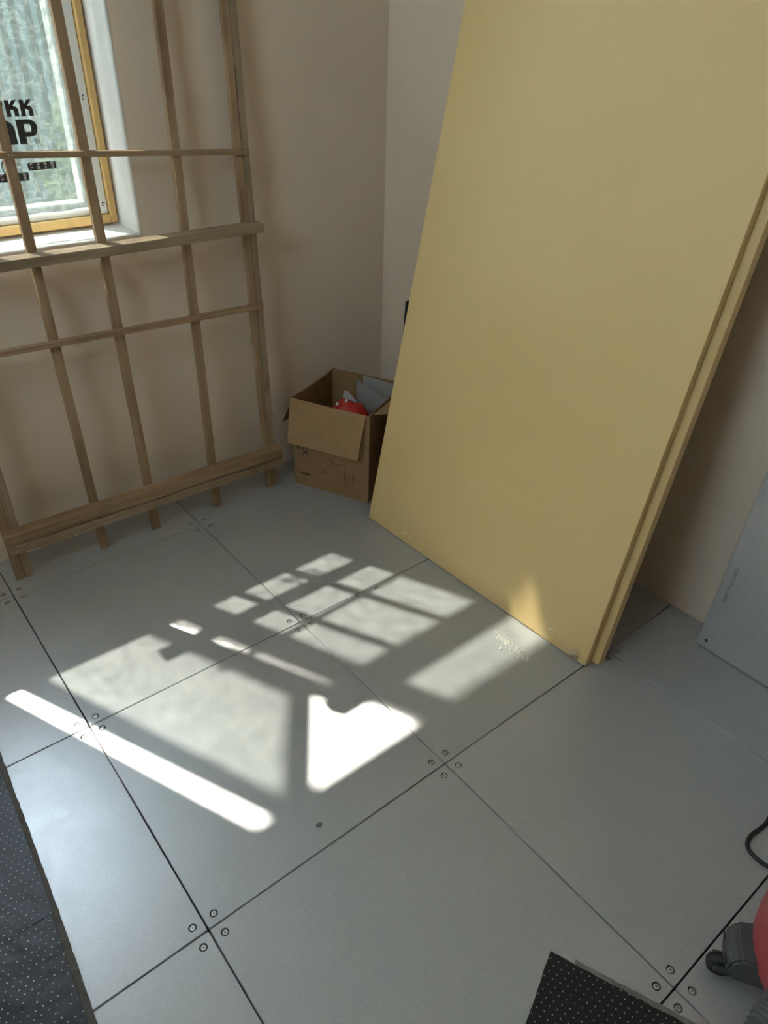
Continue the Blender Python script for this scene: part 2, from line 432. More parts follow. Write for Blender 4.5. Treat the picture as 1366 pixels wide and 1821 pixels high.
# ------------------------------------------------------------------ window
win = empty('window_1', ((WX0 + WX1) / 2, 1.56, WZ0)); wl = win.location
tag(win, 'white plastic window with printed film and an open casement', 'window', kind='structure')
def wbox(name, x0, x1, y0, y1, z0, z1, mat, parent=None, bevel=0.003):
    p = parent if parent is not None else win
    bm = bmesh.new(); bm_box(bm, x0, x1, y0, y1, z0, z1)
    me = bm_done(bm, name, bevel)
    o = link(name, me, mat, p)
    if p is win: o.matrix_parent_inverse = Matrix.Translation(-Vector(wl))
    return o
def unparent_offset(o):
    o.matrix_parent_inverse = Matrix.Translation(-Vector(wl)); return o
FX0, FX1, FZ0, FZ1 = WX0 + 0.012, 0.012, 0.904, 2.418
# tan packing strip around the frame
wbox('packing_strip', FX1 - 0.020, FX1, 1.518, 1.56, FZ0, FZ1, M_FOAM)
wbox('packing_strip', FX0, FX0 + 0.020, 1.518, 1.56, FZ0, FZ1, M_FOAM)
wbox('packing_strip', FX0 + 0.02, FX1 - 0.02, 1.518, 1.56, FZ0, FZ0 + 0.024, M_FOAM)
wbox('packing_strip', FX0 + 0.02, FX1 - 0.02, 1.518, 1.56, FZ1 - 0.02, FZ1, M_FOAM)
# outer frame
GX0, GX1 = -1.076, -0.070          # clear openings
MX0, MX1 = -0.584, -0.505          # mullion
wbox('frame_jamb', GX1 + 0.022, -0.008, 1.530, 1.60, 0.928, 2.398, M_UPVC)
wbox('frame_jamb', -1.088, GX0, 1.530, 1.60, 0.928, 2.398, M_UPVC)
wbox('frame_sill', GX0, GX1 + 0.022, 1.532, 1.60, 0.928, 0.950, M_UPVC)
wbox('frame_head', GX0, GX1 + 0.022, 1.532, 1.60, 2.375, 2.398, M_UPVC)
wbox('mullion', MX0, MX1 - 0.02, 1.530, 1.60, 0.950, 2.375, M_UPVC)
wbox('glazing_bead', GX1, GX1 + 0.022, 1.540, 1.59, 0.950, 2.375, M_UPVC)
wbox('glazing_bead', MX1 - 0.02, MX1, 1.540, 1.59, 0.950, 2.375, M_UPVC)
wbox('glazing_bead', MX1, GX1, 1.540, 1.59, 0.950, 0.966, M_UPVC)
wbox('glazing_bead', MX1, GX1, 1.540, 1.59, 2.350, 2.375, M_UPVC)
wbox('glass_pane', MX1 - 0.004, GX1 + 0.004, 1.563, 1.568, 0.962, 2.36, M_GLASS, bevel=0)
# crumpled protective film over the fixed light
def film_sheet(name, x0, x1, z0, z1, y, nx, nz, amp, parent, mat):
    bm = bmesh.new(); g = []
    for i in range(nx + 1):
        row = []
        for k in range(nz + 1):
            x = x0 + (x1 - x0) * i / nx; z = z0 + (z1 - z0) * k / nz
            ex = (noise.noise((x * 11, 3, z * 11)) * 0.006 if i in (0, nx) else 0); ez = (noise.noise((x * 13, 7, z * 9)) * 0.006 if k in (0, nz) else 0)
            d = amp * (noise.noise((x * 14, 0, z * 8)) + 0.6 * noise.noise((x * 40 + 9, 0, z * 22)))
            row.append(bm.verts.new((x + ex, y + d, z + ez)))
        g.append(row)
    for i in range(nx):
        for k in range(nz): bm.faces.new((g[i][k], g[i + 1][k], g[i + 1][k + 1], g[i][k + 1]))
    return link(name, bm_done(bm, name, smooth=True), mat, parent)
film = unparent_offset(film_sheet('protective_film', -0.600, -0.047, 0.951, 2.375, 1.5235, 60, 110, 0.0013, win, M_FILM))
film['label'] = 'crumpled translucent film with black print'
YP = 1.5195
def pr_text(s, size, x, z, mat=M_INK, sx=1.0, rot=0.0, align='CENTER'):
    me = text_mesh(s, size, align)
    o = link('print', me, mat, film)
    m = Matrix.Translation((x, YP, z)) @ Matrix.Rotation(math.pi / 2, 4, 'X') @ Matrix.Rotation(rot, 4, 'Z') @ Matrix.Diagonal((sx, 1, 1, 1))
    o.matrix_basis = m
    return o
def pr_poly(polys, x, z, w_, h_, mat=M_INK, name='letter', y=None):
    bm = bmesh.new()
    for poly in polys:
        vs_ = [bm.verts.new((x + u * w_, YP if y is None else y, z + v * h_)) for u, v in poly]
        bm.faces.new(vs_)
    me = bpy.data.meshes.new(name); bm.to_mesh(me); bm.free()
    return link(name, me, mat, film)
Kp = [[(0, 0), (.36, 0), (.36, 1), (0, 1)], [(.36, .42), (.62, .42), (.62, .62), (.36, .62)],
      [(.36, .50), (.58, .60), (1.0, 1), (.62, 1), (.36, .72)], [(.58, .62), (.58, .40), (.64, .34), (.64, 0), (1, 0), (1, .36), (.93, .53), (.80, .62)]]
Yp = [[(.32, 0), (.68, 0), (.68, .42), (.32, .42)], [(.32, .42), (.68, .42), (1, .70), (1, 1), (.64, 1), (.64, .72), (.36, .72), (.36, 1), (0, 1), (0, .70)]]
def arc(cx, cy, rx, ry, a0, a1, n=8):
    return [(cx + rx * math.cos(math.radians(a0 + (a1 - a0) * k / n)), cy + ry * math.sin(math.radians(a0 + (a1 - a0) * k / n))) for k in range(n + 1)]
def strip(o_, i_):
    return [[o_[k], o_[k + 1], i_[k + 1], i_[k]] for k in range(len(o_) - 1)]
Ap = [[(0, 0), (.34, 0), (.34, .6), (0, .6)], [(.66, 0), (1, 0), (1, .6), (.66, .6)], [(.34, .22), (.66, .22), (.66, .42), (.34, .42)]] + \
     strip(arc(.5, .6, .5, .4, 180, 0), arc(.5, .6, .16, .18, 180, 0))
Pp = [[(0, 0), (.36, 0), (.36, 1), (0, 1)], [(.36, .80), (.62, .80), (.62, 1), (.36, 1)], [(.36, .28), (.62, .28), (.62, .48), (.36, .48)]] + \
     strip(arc(.62, .64, .38, .36, 90, -90), arc(.62, .64, .06, .16, 90, -90))
pr_poly(Yp, -0.264, 1.1885, 0.031, 0.037); pr_poly(Kp, -0.228, 1.1885, 0.030, 0.037); pr_poly(Kp, -0.192, 1.1885, 0.030, 0.037)
pr_poly(Ap, -0.268, 1.1245, 0.051, 0.057); pr_poly(Pp, -0.211, 1.1245, 0.051, 0.057)
pr_text('®', 0.020, -0.168, 1.129)
pr_text('建筑门窗型材', 0.0085, -0.182, 1.1035, M_INKG); pr_text('4047-4048', 0.0105, -0.130, 1.1035, M_INKG)
def label_plate(x0, x1, z0, z1):
    w_, h_ = x1 - x0, z1 - z0; r = 0.004
    pl = []
    for cx, cz, a in ((x1 - r, z1 - r, 0), (x0 + r, z1 - r, 90), (x0 + r, z0 + r, 180), (x1 - r, z0 + r, 270)):
        pl += [(cx + r * math.cos(math.radians(a + q)), cz + r * math.sin(math.radians(a + q))) for q in (0, 30, 60, 90)]
    bm = bmesh.new(); bm.faces.new([bm.verts.new((x, YP, z)) for x, z in pl]); me = bpy.data.meshes.new('warning_label'); bm.to_mesh(me); bm.free()
    p = link('warning_label', me, M_INK, film)
    for r_, row in enumerate(('严禁碰防', '产膜火花')):
        for k, ch in enumerate(row):
            m_ = text_mesh(ch, h_ * 0.46)
            o = link('print', m_, M_WHITE, film)
            o.matrix_basis = Matrix.Translation((x0 + w_ * (0.13 + 0.245 * k), YP - 0.0006, z0 + h_ * (0.74 - 0.47 * r_))) @ Matrix.Rotation(math.pi / 2, 4, 'X')
label_plate(-0.206, -0.132, 1.0605, 1.0790); label_plate(-0.286, -0.208, 1.0375, 1.0570)
pr_text('◆ ━━━ ━━ ━━━ ━━', 0.0055, -0.162, 1.0525, M_INKG); pr_text('◆ ━━━ ━━', 0.0055, -0.235, 1.030, M_INKG)
pr_text('0', 0.046, -0.265, 1.070, M_INK, 0.6); pr_text('内', 0.012, -0.226, 1.076); pr_text('C2', 0.008, -0.226, 1.064)
# small stickers (their codes are left off)
for x0, x1, z0, z1 in ((-0.031, -0.020, 1.204, 1.236), (-0.030, -0.015, 0.940, 0.965)):
    pr_poly([[(0, 0), (1, 0), (1, 1), (0, 1)]], x0, z0, x1 - x0, z1 - z0, M_WHITE, 'sticker')
    pr_poly([[(.2, .5), (.35, .5), (.35, .9), (.2, .9)], [(.35, .8), (.8, .8), (.8, .9), (.35, .9)], [(.35, .5), (.6, .5), (.6, .58), (.35, .58)]], x0, z0, x1 - x0, z1 - z0, M_INK, 'print', YP - 0.0005)

# open casement: swung outward, friction stays leave a slit at the hinge side
H0 = Vector((-1.013, 1.531, 0)); D = Vector((0.5708, 0.8211, 0)); Wd = 0.434; SZ0, SZ1 = 0.945, 2.335
nrm = Vector((0, 0, 1)).cross(D)           # toward outside-left
sash = empty('casement_sash'); sash.parent = win; sash.matrix_parent_inverse = Matrix.Translation(-Vector(wl))
sash.matrix_basis = basis(D, nrm, (0, 0, 1), (H0.x, H0.y, SZ0))
SH = SZ1 - SZ0
def sbox(name, x0, x1, y0, y1, z0, z1, mat, bevel=0.003):
    bm = bmesh.new(); bm_box(bm, x0, x1, y0, y1, z0, z1); return link(name, bm_done(bm, name, bevel), mat, sash)
sbox('stile', 0.022, 0.070, 0, 0.045, 0, SH, M_UPVC); sbox('stile', Wd - 0.055, Wd, 0, 0.045, 0, SH, M_UPVC)
sbox('rail', 0.070, Wd - 0.055, 0, 0.045, 0, 0.055, M_UPVC); sbox('rail', 0.070, Wd - 0.055, 0, 0.045, SH - 0.055, SH, M_UPVC)
sbox('glass_pane', 0.065, Wd - 0.05, 0.020, 0.025, 0.05, SH - 0.05, M_GLASS, 0)
film_sheet('protective_film', 0.055, Wd - 0.04, 0.04, SH - 0.04, -0.004, 30, 80, 0.0012, sash, M_FILM)
# handle and the latch that notches the bright patch
sbox('handle', Wd - 0.045, Wd - 0.015, -0.03, 0.0, 0.50, 0.62, M_UPVC, 0.006)

fill_win = empty('fill_window', (XA + 0.05, (V0 + V1) / 2, VZ0)); tag(fill_win, 'small plain white window added out of view for fill light', 'window', kind='structure')  # invented window outside the view, added only to brighten the room
W2 = Matrix.Translation(-Vector(fill_win.location))
for nm_, b_ in (('frame_jamb', (V0, V0 + 0.04, VZ0, VZ1)), ('frame_jamb', (V1 - 0.04, V1, VZ0, VZ1)), ('frame_sill', (V0 + 0.04, V1 - 0.04, VZ0, VZ0 + 0.04)), ('frame_head', (V0 + 0.04, V1 - 0.04, VZ1 - 0.04, VZ1))):
    o = box(nm_, XA + 0.02, XA + 0.08, b_[0], b_[1], b_[2], b_[3], M_UPVC, fill_win, 0.003); o.matrix_parent_inverse = W2
o = box('glass_pane', XA + 0.048, XA + 0.052, V0 + 0.04, V1 - 0.04, VZ0 + 0.04, VZ1 - 0.04, M_GLASS, fill_win); o.matrix_parent_inverse = W2

# ------------------------------------------------------------------ outside
gr = box('ground_outside', -16, 16, -14, 24, -0.5, -0.35, M_GROUND); tag(gr, 'bare ground outside the window', 'ground', kind='structure')
bm = bmesh.new(); n = 190; a = []; b = []
for i in range(n + 1):
    x = -3 + 7.5 * i / n; y = 4.6 + 0.03 * (1 if (i // 2) % 2 else -1) * 0.5
    a.append(bm.verts.new((x, y, -0.35))); b.append(bm.verts.new((x, y, 2.9)))
for i in range(n): bm.faces.new((a[i], a[i + 1], b[i + 1], b[i]))
bmesh.ops.solidify(bm, geom=bm.faces[:], thickness=0.004)
fe = link('sheet_fence', bm_done(bm, 'sheet_fence'), M_FENCE); tag(fe, 'blue-grey corrugated sheet fence seen blurred through the window film', 'fence')
def bush(x, y, z0, h, r, seed, label):
    rnd = random.Random(seed); root = empty('shrub', (x, y, z0))
    tag(root, label, 'shrub')
    bm = bmesh.new()
    for _ in range(900):
        d = Vector((rnd.gauss(0, 1), rnd.gauss(0, 1), rnd.gauss(0, 1))).normalized() * (rnd.random() ** 0.4)
        p = Vector((d.x * r, d.y * r, h * 0.58 + d.z * h * 0.42)); s = rnd.uniform(0.03, 0.06)
        u = Vector((rnd.gauss(0, 1), rnd.gauss(0, 1), rnd.gauss(0, 1))).normalized(); v = u.orthogonal().normalized()
        bm.faces.new([bm.verts.new(p + u * s), bm.verts.new(p + v * s * .5), bm.verts.new(p - u * s), bm.verts.new(p - v * s * .5)])
    me = bpy.data.meshes.new('foliage'); bm.to_mesh(me); bm.free()
    f = link('foliage', me, M_LEAF, root); f['kind'] = 'stuff'
    for k in range(4):
        an = k * 1.57
        tube('stem', [(0, 0, 0), (0.04 * math.cos(an), 0.04 * math.sin(an), h * .3), (0.1 * math.cos(an), 0.1 * math.sin(an), h * .7)], 0.008, M_WOOD, root, 6, sub=4)
bush(0.80, 4.15, -0.35, 1.35, 0.24, 3, 'yellow-green leafy shrub outside by the corrugated fence')

# ------------------------------------------------------------------ timber lattice frame leaning on the window wall
lat = empty('timber_lattice_frame', (-0.12, 1.28, 0))
tag(lat, 'raw timber lattice frame of thin laths leaning in front of the window', 'timber frame')
LI = Matrix.Translation(-Vector(lat.location))
SL = 0.050; ZT = 1.668
def fy(z): return 1.264 + SL * z
def lath(name, p0, p1, wdt, dep, mat=M_WOOD, ydir=(0, 1, 0)):
    o = beam(name, p0, p1, wdt, dep, mat, lat, ydir, 0.001, 0.0012)
    o.matrix_parent_inverse = LI; return o
for (x0, x1, wd, m_) in ((-0.558, -0.5525, 0.024, M_WOOD), (-0.5335, -0.528, 0.024, M_WOOD2), (-0.300, -0.2945, 0.024, M_WOOD), (-0.126, -0.1105, 0.025, M_WOOD),
                        (0.098, 0.1455, 0.024, M_WOOD), (0.312, 0.323, 0.021, M_WOOD), (0.3345, 0.3455, 0.021, M_WOOD2)):
    lath('upright_lath', (x0, fy(0.001), 0.0015), (x1, fy(ZT), ZT + random.uniform(-0.006, 0.02)), wd, 0.018, m_)
def rail(z0, z1, x0, x1, h, dep, mat, name='rail_lath', back=0.0):
    za, zb = z0, z1
    lath(name, (x0, fy(za) - dep - back, za), (x1, fy(zb) - dep - back, zb), h, dep - 0.0008, mat, ydir=(0, 1, SL))
rail(0.1245, 0.1115, -0.567, 0.350, 0.0285, 0.041, M_WOOD2, 'rail_board')
rail(0.1575, 0.1475, -0.570, 0.349, 0.033, 0.042, M_WOOD, 'rail_board')
rail(0.8920, 0.8930, -0.62, 0.353, 0.0250, 0.042, M_WOOD2, 'rail_board')
rail(0.680, 0.6557, -0.60, 0.341, 0.0145, 0.020, M_WOOD)
rail(1.148, 1.0934, -0.60, 0.346, 0.0140, 0.014, M_WOOD)
rail(1.590, 1.580, -0.578, 0.349, 0.030, 0.042, M_WOOD2, 'rail_board')
rail(1.624, 1.614, -0.575, 0.349, 0.030, 0.042, M_WOOD, 'rail_board')
rail(1.600, 1.590, -0.57, 0.349, 0.030, 0.024, M_WOOD, 'rail_board', back=-0.0425)
# nail heads where the thin upper lath crosses the uprights
for x in (-0.300, -0.292, -0.119):
    z = 1.148 + (x + 0.60) / 0.946 * (1.0934 - 1.148)
    o = lathe('nail', [(0, 0.0014), (0.0012, 0.0012), (0.002, 0.0004), (0.002, -0.004)], 8, M_SCREW, lat, LI @ basis((1, 0, 0), (0, 0, 1), (0, -1, 0), (x, fy(z) - 0.0135, z)))

# ------------------------------------------------------------------ yellow boards leaning on the east wall
TAN = 0.2038; TH = math.atan(TAN); SN, CS = math.sin(TH), math.cos(TH)
ey = Vector((-0.031, 0.99952, 0)).normalized(); eh = Vector((ey.y, -ey.x, 0))
up = eh * SN + Vector((0, 0, CS)); th = eh * CS - Vector((0, 0, SN))
dist = 0.0
for k, (t_, off, ln, lab) in enumerate(((0.0115, 0.0, 1.82, 'pale yellow wall board leaning on the wall, foremost of the stack'),
                                (0.0105, 0.0005, 1.82, 'thin yellow board sandwiched in the middle of the leaning stack'),
                                (0.027, -0.022, 1.80, 'thick yellow board at the back of the leaning stack, edge projecting'))):
    z0 = t_ * SN + 0.0004
    O = Vector((0.501, -0.005, 0)) + ey * off + eh * (dist / CS + z0 * TAN) + Vector((0, 0, z0))
    bm = bmesh.new(); bm_box(bm, 0, 0.902, 0, ln, 0, t_)
    o = link('wall_board', bm_done(bm, 'wall_board', 0.001), M_BOARD, matrix=basis(ey, up, th, O))
    tag(o, lab, 'board', 'yellow boards leaning on the wall')
    if k == 0: BO = O; FRONT_BOARD = o
    dist += t_ + 0.0018
def on_board(u, v, d=0.0):     # u along from the near edge, v up the board
    return BO + ey * u + up * v - th * d

# torn tape scrap at the foot of the front board
bm = bmesh.new(); ring = [(0, 0), (0.003, 0.020), (0.012, 0.026), (0.028, 0.022), (0.030, 0.002)]
vs_ = [bm.verts.new((x, y, 0.001 + 0.003 * random.random())) for x, y in ring]; bm.faces.new(vs_)
bmesh.ops.solidify(bm, geom=bm.faces[:], thickness=0.0006)
o = link('tape_scrap', bm_done(bm, 'tape_scrap'), M_TAPE, matrix=basis(ey, up, -th, on_board(0.024, 0.002, 0.0035)))
tag(o, 'small torn scrap of clear tape at the foot of the yellow board', 'tape scrap')
bm = bmesh.new()
for u, v, s in ((0.128, 0.040, 0.004), (0.122, 0.043, 0.0025), (0.095, 0.030, 0.002), (0.70, 0.030, 0.004), (0.72, 0.032, 0.005), (0.735, 0.028, 0.003), (0.78, 0.12, 0.002), (0.42, 0.42, 0.0018), (0.60, 0.75, 0.0018)):
    r = bmesh.ops.create_icosphere(bm, subdivisions=1, radius=s)
    c = on_board(u, v, s * 0.3)
    for q in r['verts']: q.co = c + Vector(q.co) * random.uniform(0.6, 1.2)
o = link('stuck_crumbs', bm_done(bm, 'stuck_crumbs'), M_CRUMB, FRONT_BOARD); o.matrix_parent_inverse = FRONT_BOARD.matrix_basis.inverted(); tag(o, kind='stuff')

# ------------------------------------------------------------------ spare steel floor panels leaning on the wall
def spare_panel(y0, y1, xb, xt, height, thick, label, text, face=None):
    root = empty('steel_floor_panel', (xb, (y0 + y1) / 2, 0)); tag(root, label, 'floor panel')
    wid = y1 - y0; r = 0.008
    pl = []
    for cx, cy, a in ((wid - r, height - r, 0), (r, height - r, 90), (r, r, 180), (wid - r, r, 270)):
        pl += [(cx + r * math.cos(math.radians(a + q)), cy + r * math.sin(math.radians(a + q))) for q in (0, 30, 60, 90)]
    sp = [pl] + [circle(cx, cy, 0.0055, 12) for cx, cy in ((SO, SO), (wid - SO, SO), (SO, height - SO), (wid - SO, height - SO))]
    me = curve_mesh(sp, thick / 2 - 0.001, 0.001)
    ang = math.asin((xt - xb) / height); u = Vector((math.sin(ang), 0, math.cos(ang))); nf = Vector((-math.cos(ang), 0, math.sin(ang)))
    z0 = thick * math.sin(ang) + 0.0004
    O = Vector((xb, y1, z0)); ex = Vector((0, -1, 0))
    inv = Matrix.Translation(-Vector(root.location))
    Mx = basis(ex, u, nf, O - nf * thick / 2)
    p = link('steel_face', me, face or M_STEEL, root); p.matrix_basis = inv @ Mx
    box_bm = bmesh.new(); bm_box(box_bm, 0.012, wid - 0.012, 0.012, height - 0.012, -thick / 2 + 0.001, thick / 2 - 0.004)
    c = link('core', bm_done(box_bm, 'core'), M_RUBBER, root); c.matrix_basis = inv @ Mx
    if text:
        tm = text_mesh(text, 0.0125, 'LEFT')
        t = link('print', tm, M_INKG, root)
        t.matrix_basis = inv @ basis(-u, ex, nf, O + ex * 0.024 + u * 0.268 + nf * 0.0006)
    return root
spare_panel(-0.737, -0.137, 0.823, 0.891, 0.598, 0.022, 'spare galvanised steel floor panel with printed code leaning on the wall', 'TDRY(U)-FLP-240809')
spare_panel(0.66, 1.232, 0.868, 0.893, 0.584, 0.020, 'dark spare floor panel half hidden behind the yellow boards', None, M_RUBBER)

# ------------------------------------------------------------------ cardboard box with rubbish
FL, FR = Vector((0.402, 1.240, 0)), Vector((0.529, 0.969, 0))
fx = (FR - FL).normalized(); bxv = Vector((-fx.y, fx.x, 0)); Wb = (FR - FL).length; Db = 0.285; Hb = 0.338
bxr = empty('cardboard_box', (FL + FR) / 2 + bxv * Db / 2); tag(bxr, 'open brown cardboard box of rubbish in the corner by the yellow board', 'box')
BI = Matrix.Translation(-Vector(bxr.location)); BM = basis(fx, bxv, (0, 0, 1), FL)
def cpanel(name, pts, thick, mat=M_CARD, bow=0.0, n=6):
    """bilinear sheet from 4 corners in box space, slightly bowed"""
    P = [Vector(p) for p in pts]; bm = bmesh.new(); g = []
    nn = (P[1] - P[0]).cross(P[3] - P[0]).normalized()
    for i in range(n + 1):
        row = []
        for j in range(n + 1):
            u, v = i / n, j / n
            p = P[0] * (1 - u) * (1 - v) + P[1] * u * (1 - v) + P[2] * u * v + P[3] * (1 - u) * v
            row.append(bm.verts.new(p + nn * bow * math.sin(math.pi * u) * v))
        g.append(row)
    for i in range(n):
        for j in range(n): bm.faces.new((g[i][j], g[i + 1][j], g[i + 1][j + 1], g[i][j + 1]))
    bmesh.ops.recalc_face_normals(bm, faces=bm.faces)
    bmesh.ops.solidify(bm, geom=bm.faces[:], thickness=thick)
    o = link(name, bm_done(bm, name), mat, bxr); o.matrix_basis = BI @ BM; return o
tk = 0.004; W_ = Wb
cpanel('front_side', [(0, 0, 0), (W_, 0, 0), (W_, 0, Hb), (0, 0, Hb)], tk, M_CARD, 0.004)
cpanel('left_side', [(0, tk, 0), (0, Db, 0), (0, Db, Hb), (0, tk, Hb)], tk, M_CARD, 0.008)
cpanel('right_side', [(W_, tk, 0), (W_, Db, 0), (W_, Db, Hb), (W_, tk, Hb)], tk, M_CARD, -0.003)
cpanel('back_side', [(0, Db, 0), (W_, Db, 0), (W_, Db, Hb + .006), (0, Db, Hb + .004)], tk, M_CARD)
cpanel('bottom', [(tk, tk, 0.001), (W_ - tk, tk, 0.001), (W_ - tk, Db - tk, 0.001), (tk, Db - tk, 0.001)], tk, M_CARD)
cpanel('flap', [(-0.004, -0.003, Hb), (W_ - 0.012, -0.003, Hb + 0.002), (W_ - 0.022, -0.045, Hb - 0.150), (0.006, -0.050, Hb - 0.150)], 0.0035, M_CARDIN, 0.006)
cpanel('flap', [(W_ + 0.003, 0.03, Hb - 0.002), (W_ + 0.003, Db - 0.01, Hb - 0.002), (W_ + 0.10, Db - 0.02, Hb + 0.012), (W_ + 0.09, 0.055, Hb + 0.014)], 0.0035, M_CARDIN)
cpanel('flap', [(-0.002, Db - 0.01, Hb), (-0.002, 0.012, Hb), (-0.050, 0.004, Hb - 0.105), (-0.050, Db - 0.02, Hb - 0.11)], 0.0035, M_CARDIN, 0.004)
def box_print(me, u, v, rot, mat, out=0.0075):
    o = link('print', me, mat, bxr); o['kind'] = 'stuff'
    o.matrix_basis = BI @ BM @ Matrix.Translation((u, -out, v)) @ Matrix.Rotation(math.pi / 2, 4, 'X') @ Matrix.Rotation(rot, 4, 'Z')
box_print(text_mesh('KK', 0.034), 0.048, 0.150, -math.pi / 2, M_INKB, 0.0012 + tk)
box_print(text_mesh('R', 0.026), 0.020, 0.155, -math.pi / 2, M_INK, 0.0012 + tk)
def flat(polys):
    bm = bmesh.new()
    for pl in polys: bm.faces.new([bm.verts.new((x, y, 0)) for x, y in pl])
    me = bpy.data.meshes.new('print'); bm.to_mesh(me); bm.free(); return me
def ringp(cx, cy, r, t=0.0012, n=14):
    o_ = circle(cx, cy, r, n); i_ = circle(cx, cy, r - t, n); o_.append(o_[0]); i_.append(i_[0]); return strip(o_, i_)
box_print(flat([[(-.02, -.004), (.02, -.004), (.02, .004), (-.02, .004)]]), 0.045, 0.052, 0.0, M_INKBR, 0.0012 + tk)
box_print(flat(ringp(0, 0, .013) + ringp(.014, -.006, .011) + ringp(.004, .012, .008) + [[(.024, 0), (.06, .004), (.06, .0055), (.024, .0015)], [(.058, .004), (.060, .004), (.060, -.05), (.058, -.05)]]), 0.150, 0.125, 0.0, M_INKBR, 0.0012 + tk)
box_print(flat(ringp(0, 0, .010) + ringp(.012, .010, .012) + ringp(.012, -.034, .007) + [[(0, -.01), (.003, -.01), (.014, -.028), (.011, -.028)]] + [[(-.09 + .007 * k, -.004), (-.0885 + .007 * k, -.004), (-.0885 + .007 * k, .018), (-.09 + .007 * k, .018)] for k in range(4)]), 0.205, 0.075, 0.0, M_INKBR, 0.0012 + tk)
box_print(flat([[(0, 0), (.004, 0), (.004, .045), (0, .045)]]), 0.240, 0.060, 0.0, M_INKBR, 0.0012 + tk)
# rubbish in the box
def sheet(label, pts, name='paper_sheet', mat=M_PAPER):
    P = [Vector(p) for p in pts]; bm = bmesh.new(); vs_ = [bm.verts.new(p) for p in P]; bm.faces.new(vs_)
    bmesh.ops.solidify(bm, geom=bm.faces[:], thickness=0.002)
    o = link(name, bm_done(bm, name), mat, matrix=BM); tag(o, label, 'paper', 'papers in the cardboard box'); return o
sheet('thick grey-white sheet standing at the back of the cardboard box', [(0.135, 0.270, 0.06), (0.285, 0.262, 0.06), (0.290, 0.262, 0.342), (0.135, 0.271, 0.348)])
sheet('slanting grey-white sheet in the cardboard box, before the back sheet', [(0.118, 0.252, 0.06), (0.266, 0.214, 0.06), (0.268, 0.215, 0.300), (0.116, 0.254, 0.337)])
sheet('small grey-white paper corner poking up behind the red bag', [(0.070, 0.212, 0.10), (0.135, 0.212, 0.10), (0.140, 0.213, 0.270), (0.100, 0.213, 0.303), (0.085, 0.213, 0.296)])
bm = bmesh.new(); bmesh.ops.create_icosphere(bm, subdivisions=4, radius=1)
for v in bm.verts:
    c = v.co.copy(); d = 1 + 0.10 * noise.noise(c * 2.2) + 0.05 * noise.noise(c * 6)
    v.co = Vector((0.158 + c.x * 0.098 * d, 0.118 + c.y * 0.072 * d, 0.170 + c.z * 0.145 * d))
rb = link('red_bag', bm_done(bm, 'red_bag', smooth=True), M_REDBAG, matrix=BM); tag(rb, 'bulging red bag with white spots in the cardboard box', 'bag')
for (a_, b_) in ((222, 64), (265, 80)):
    c = Vector((math.cos(math.radians(a_)) * math.cos(math.radians(b_)), math.sin(math.radians(a_)) * math.cos(math.radians(b_)), math.sin(math.radians(b_))))
    q = 1 + 0.10 * noise.noise(c * 2.2) + 0.05 * noise.noise(c * 6)
    x, y, z = 0.158 + c.x * 0.098 * q, 0.118 + c.y * 0.072 * q, 0.170 + c.z * 0.145 * q
    dn = Vector((c.x / .098, c.y / .072, c.z / .145)).normalized()
    lathe('white_spot', [(0, 0.004), (0.005, 0.003), (0.007, 0), (0.006, -0.006)], 10, M_WHITE, rb, basis(dn.orthogonal().normalized(), dn.cross(dn.orthogonal().normalized()), dn, (x, y, z)))

# ------------------------------------------------------------------ black perforated mats
def mat_piece(name, poly, base_poly, zt, mbase, label, jag=0.0):
    root = empty(name, (poly[0][0], poly[0][1], 0)); tag(root, label, 'mat')
    inv = Matrix.Translation(-Vector(root.location))
    def slab(nm, pl, z0, z1, m_, jg):
        pts = []
        for i in range(len(pl)):
            a = Vector((*pl[i], 0)); b = Vector((*pl[(i + 1) % len(pl)], 0)); n = max(1, int((b - a).length / 0.012))
            for k in range(n):
                q = a.lerp(b, k / n); nn = Vector((b.y - a.y, a.x - b.x, 0)).normalized()
                pts.append(q + nn * (noise.noise(q * 60) * jg))
        bm = bmesh.new()
        lo = [bm.verts.new((q.x, q.y, z0)) for q in pts]; hi = [bm.verts.new((q.x, q.y, z1)) for q in pts]
        bm.faces.new(lo[::-1]); bm.faces.new(hi)
        for i in range(len(pts)): j = (i + 1) % len(pts); bm.faces.new((lo[i], lo[j], hi[j], hi[i]))
        o = link(nm, bm_done(bm, nm), m_, root); o.matrix_basis = inv; return o
    slab('foam_backing', base_poly, 0.0005, zt - 0.002, mbase, jag)
    slab('perforated_sheet', poly, zt - 0.002, zt, M_PERF, jag)
    return root
mat_piece('perforated_mat', [(-1.30, 0.205), (-0.815, 0.205), (-0.797, 0.72), (-1.30, 0.72)], [(-1.30, 0.205), (-0.806, 0.205), (-0.785, 0.72), (-1.30, 0.72)], 0.007, M_FELTD,
          'black perforated mat on the floor beside the bright sun strip', 0.0022)
mat_piece('perforated_mat', [(-1.30, -0.50), (-0.858, -0.50), (-0.819, 0.2035), (-1.30, 0.2035)], [(-1.30, -0.50), (-0.846, -0.50), (-0.806, 0.2035), (-1.30, 0.2035)], 0.008, M_FELTD,
          'black perforated mat butted to the mat beside the sun strip', 0.0016)
c0 = Vector((-0.129, -0.423)); ea = Vector((0.385, -0.923)).normalized(); eb = Vector((-0.923, -0.385)).normalized()
pp = [c0, c0 + eb * 0.33, c0 + eb * 0.33 + ea * 0.27, c0 + ea * 0.27]
pb = [c0 - eb * 0.010, c0 + eb * 0.332, c0 + eb * 0.332 + ea * 0.27, c0 - eb * 0.010 + ea * 0.27]
rm = mat_piece('perforated_mat', [tuple(q) for q in pp][::-1], [tuple(q) for q in pb][::-1], 0.006, M_FELT, 'loose black perforated mat with grey foam edge near the red vacuum cleaner', 0.002)
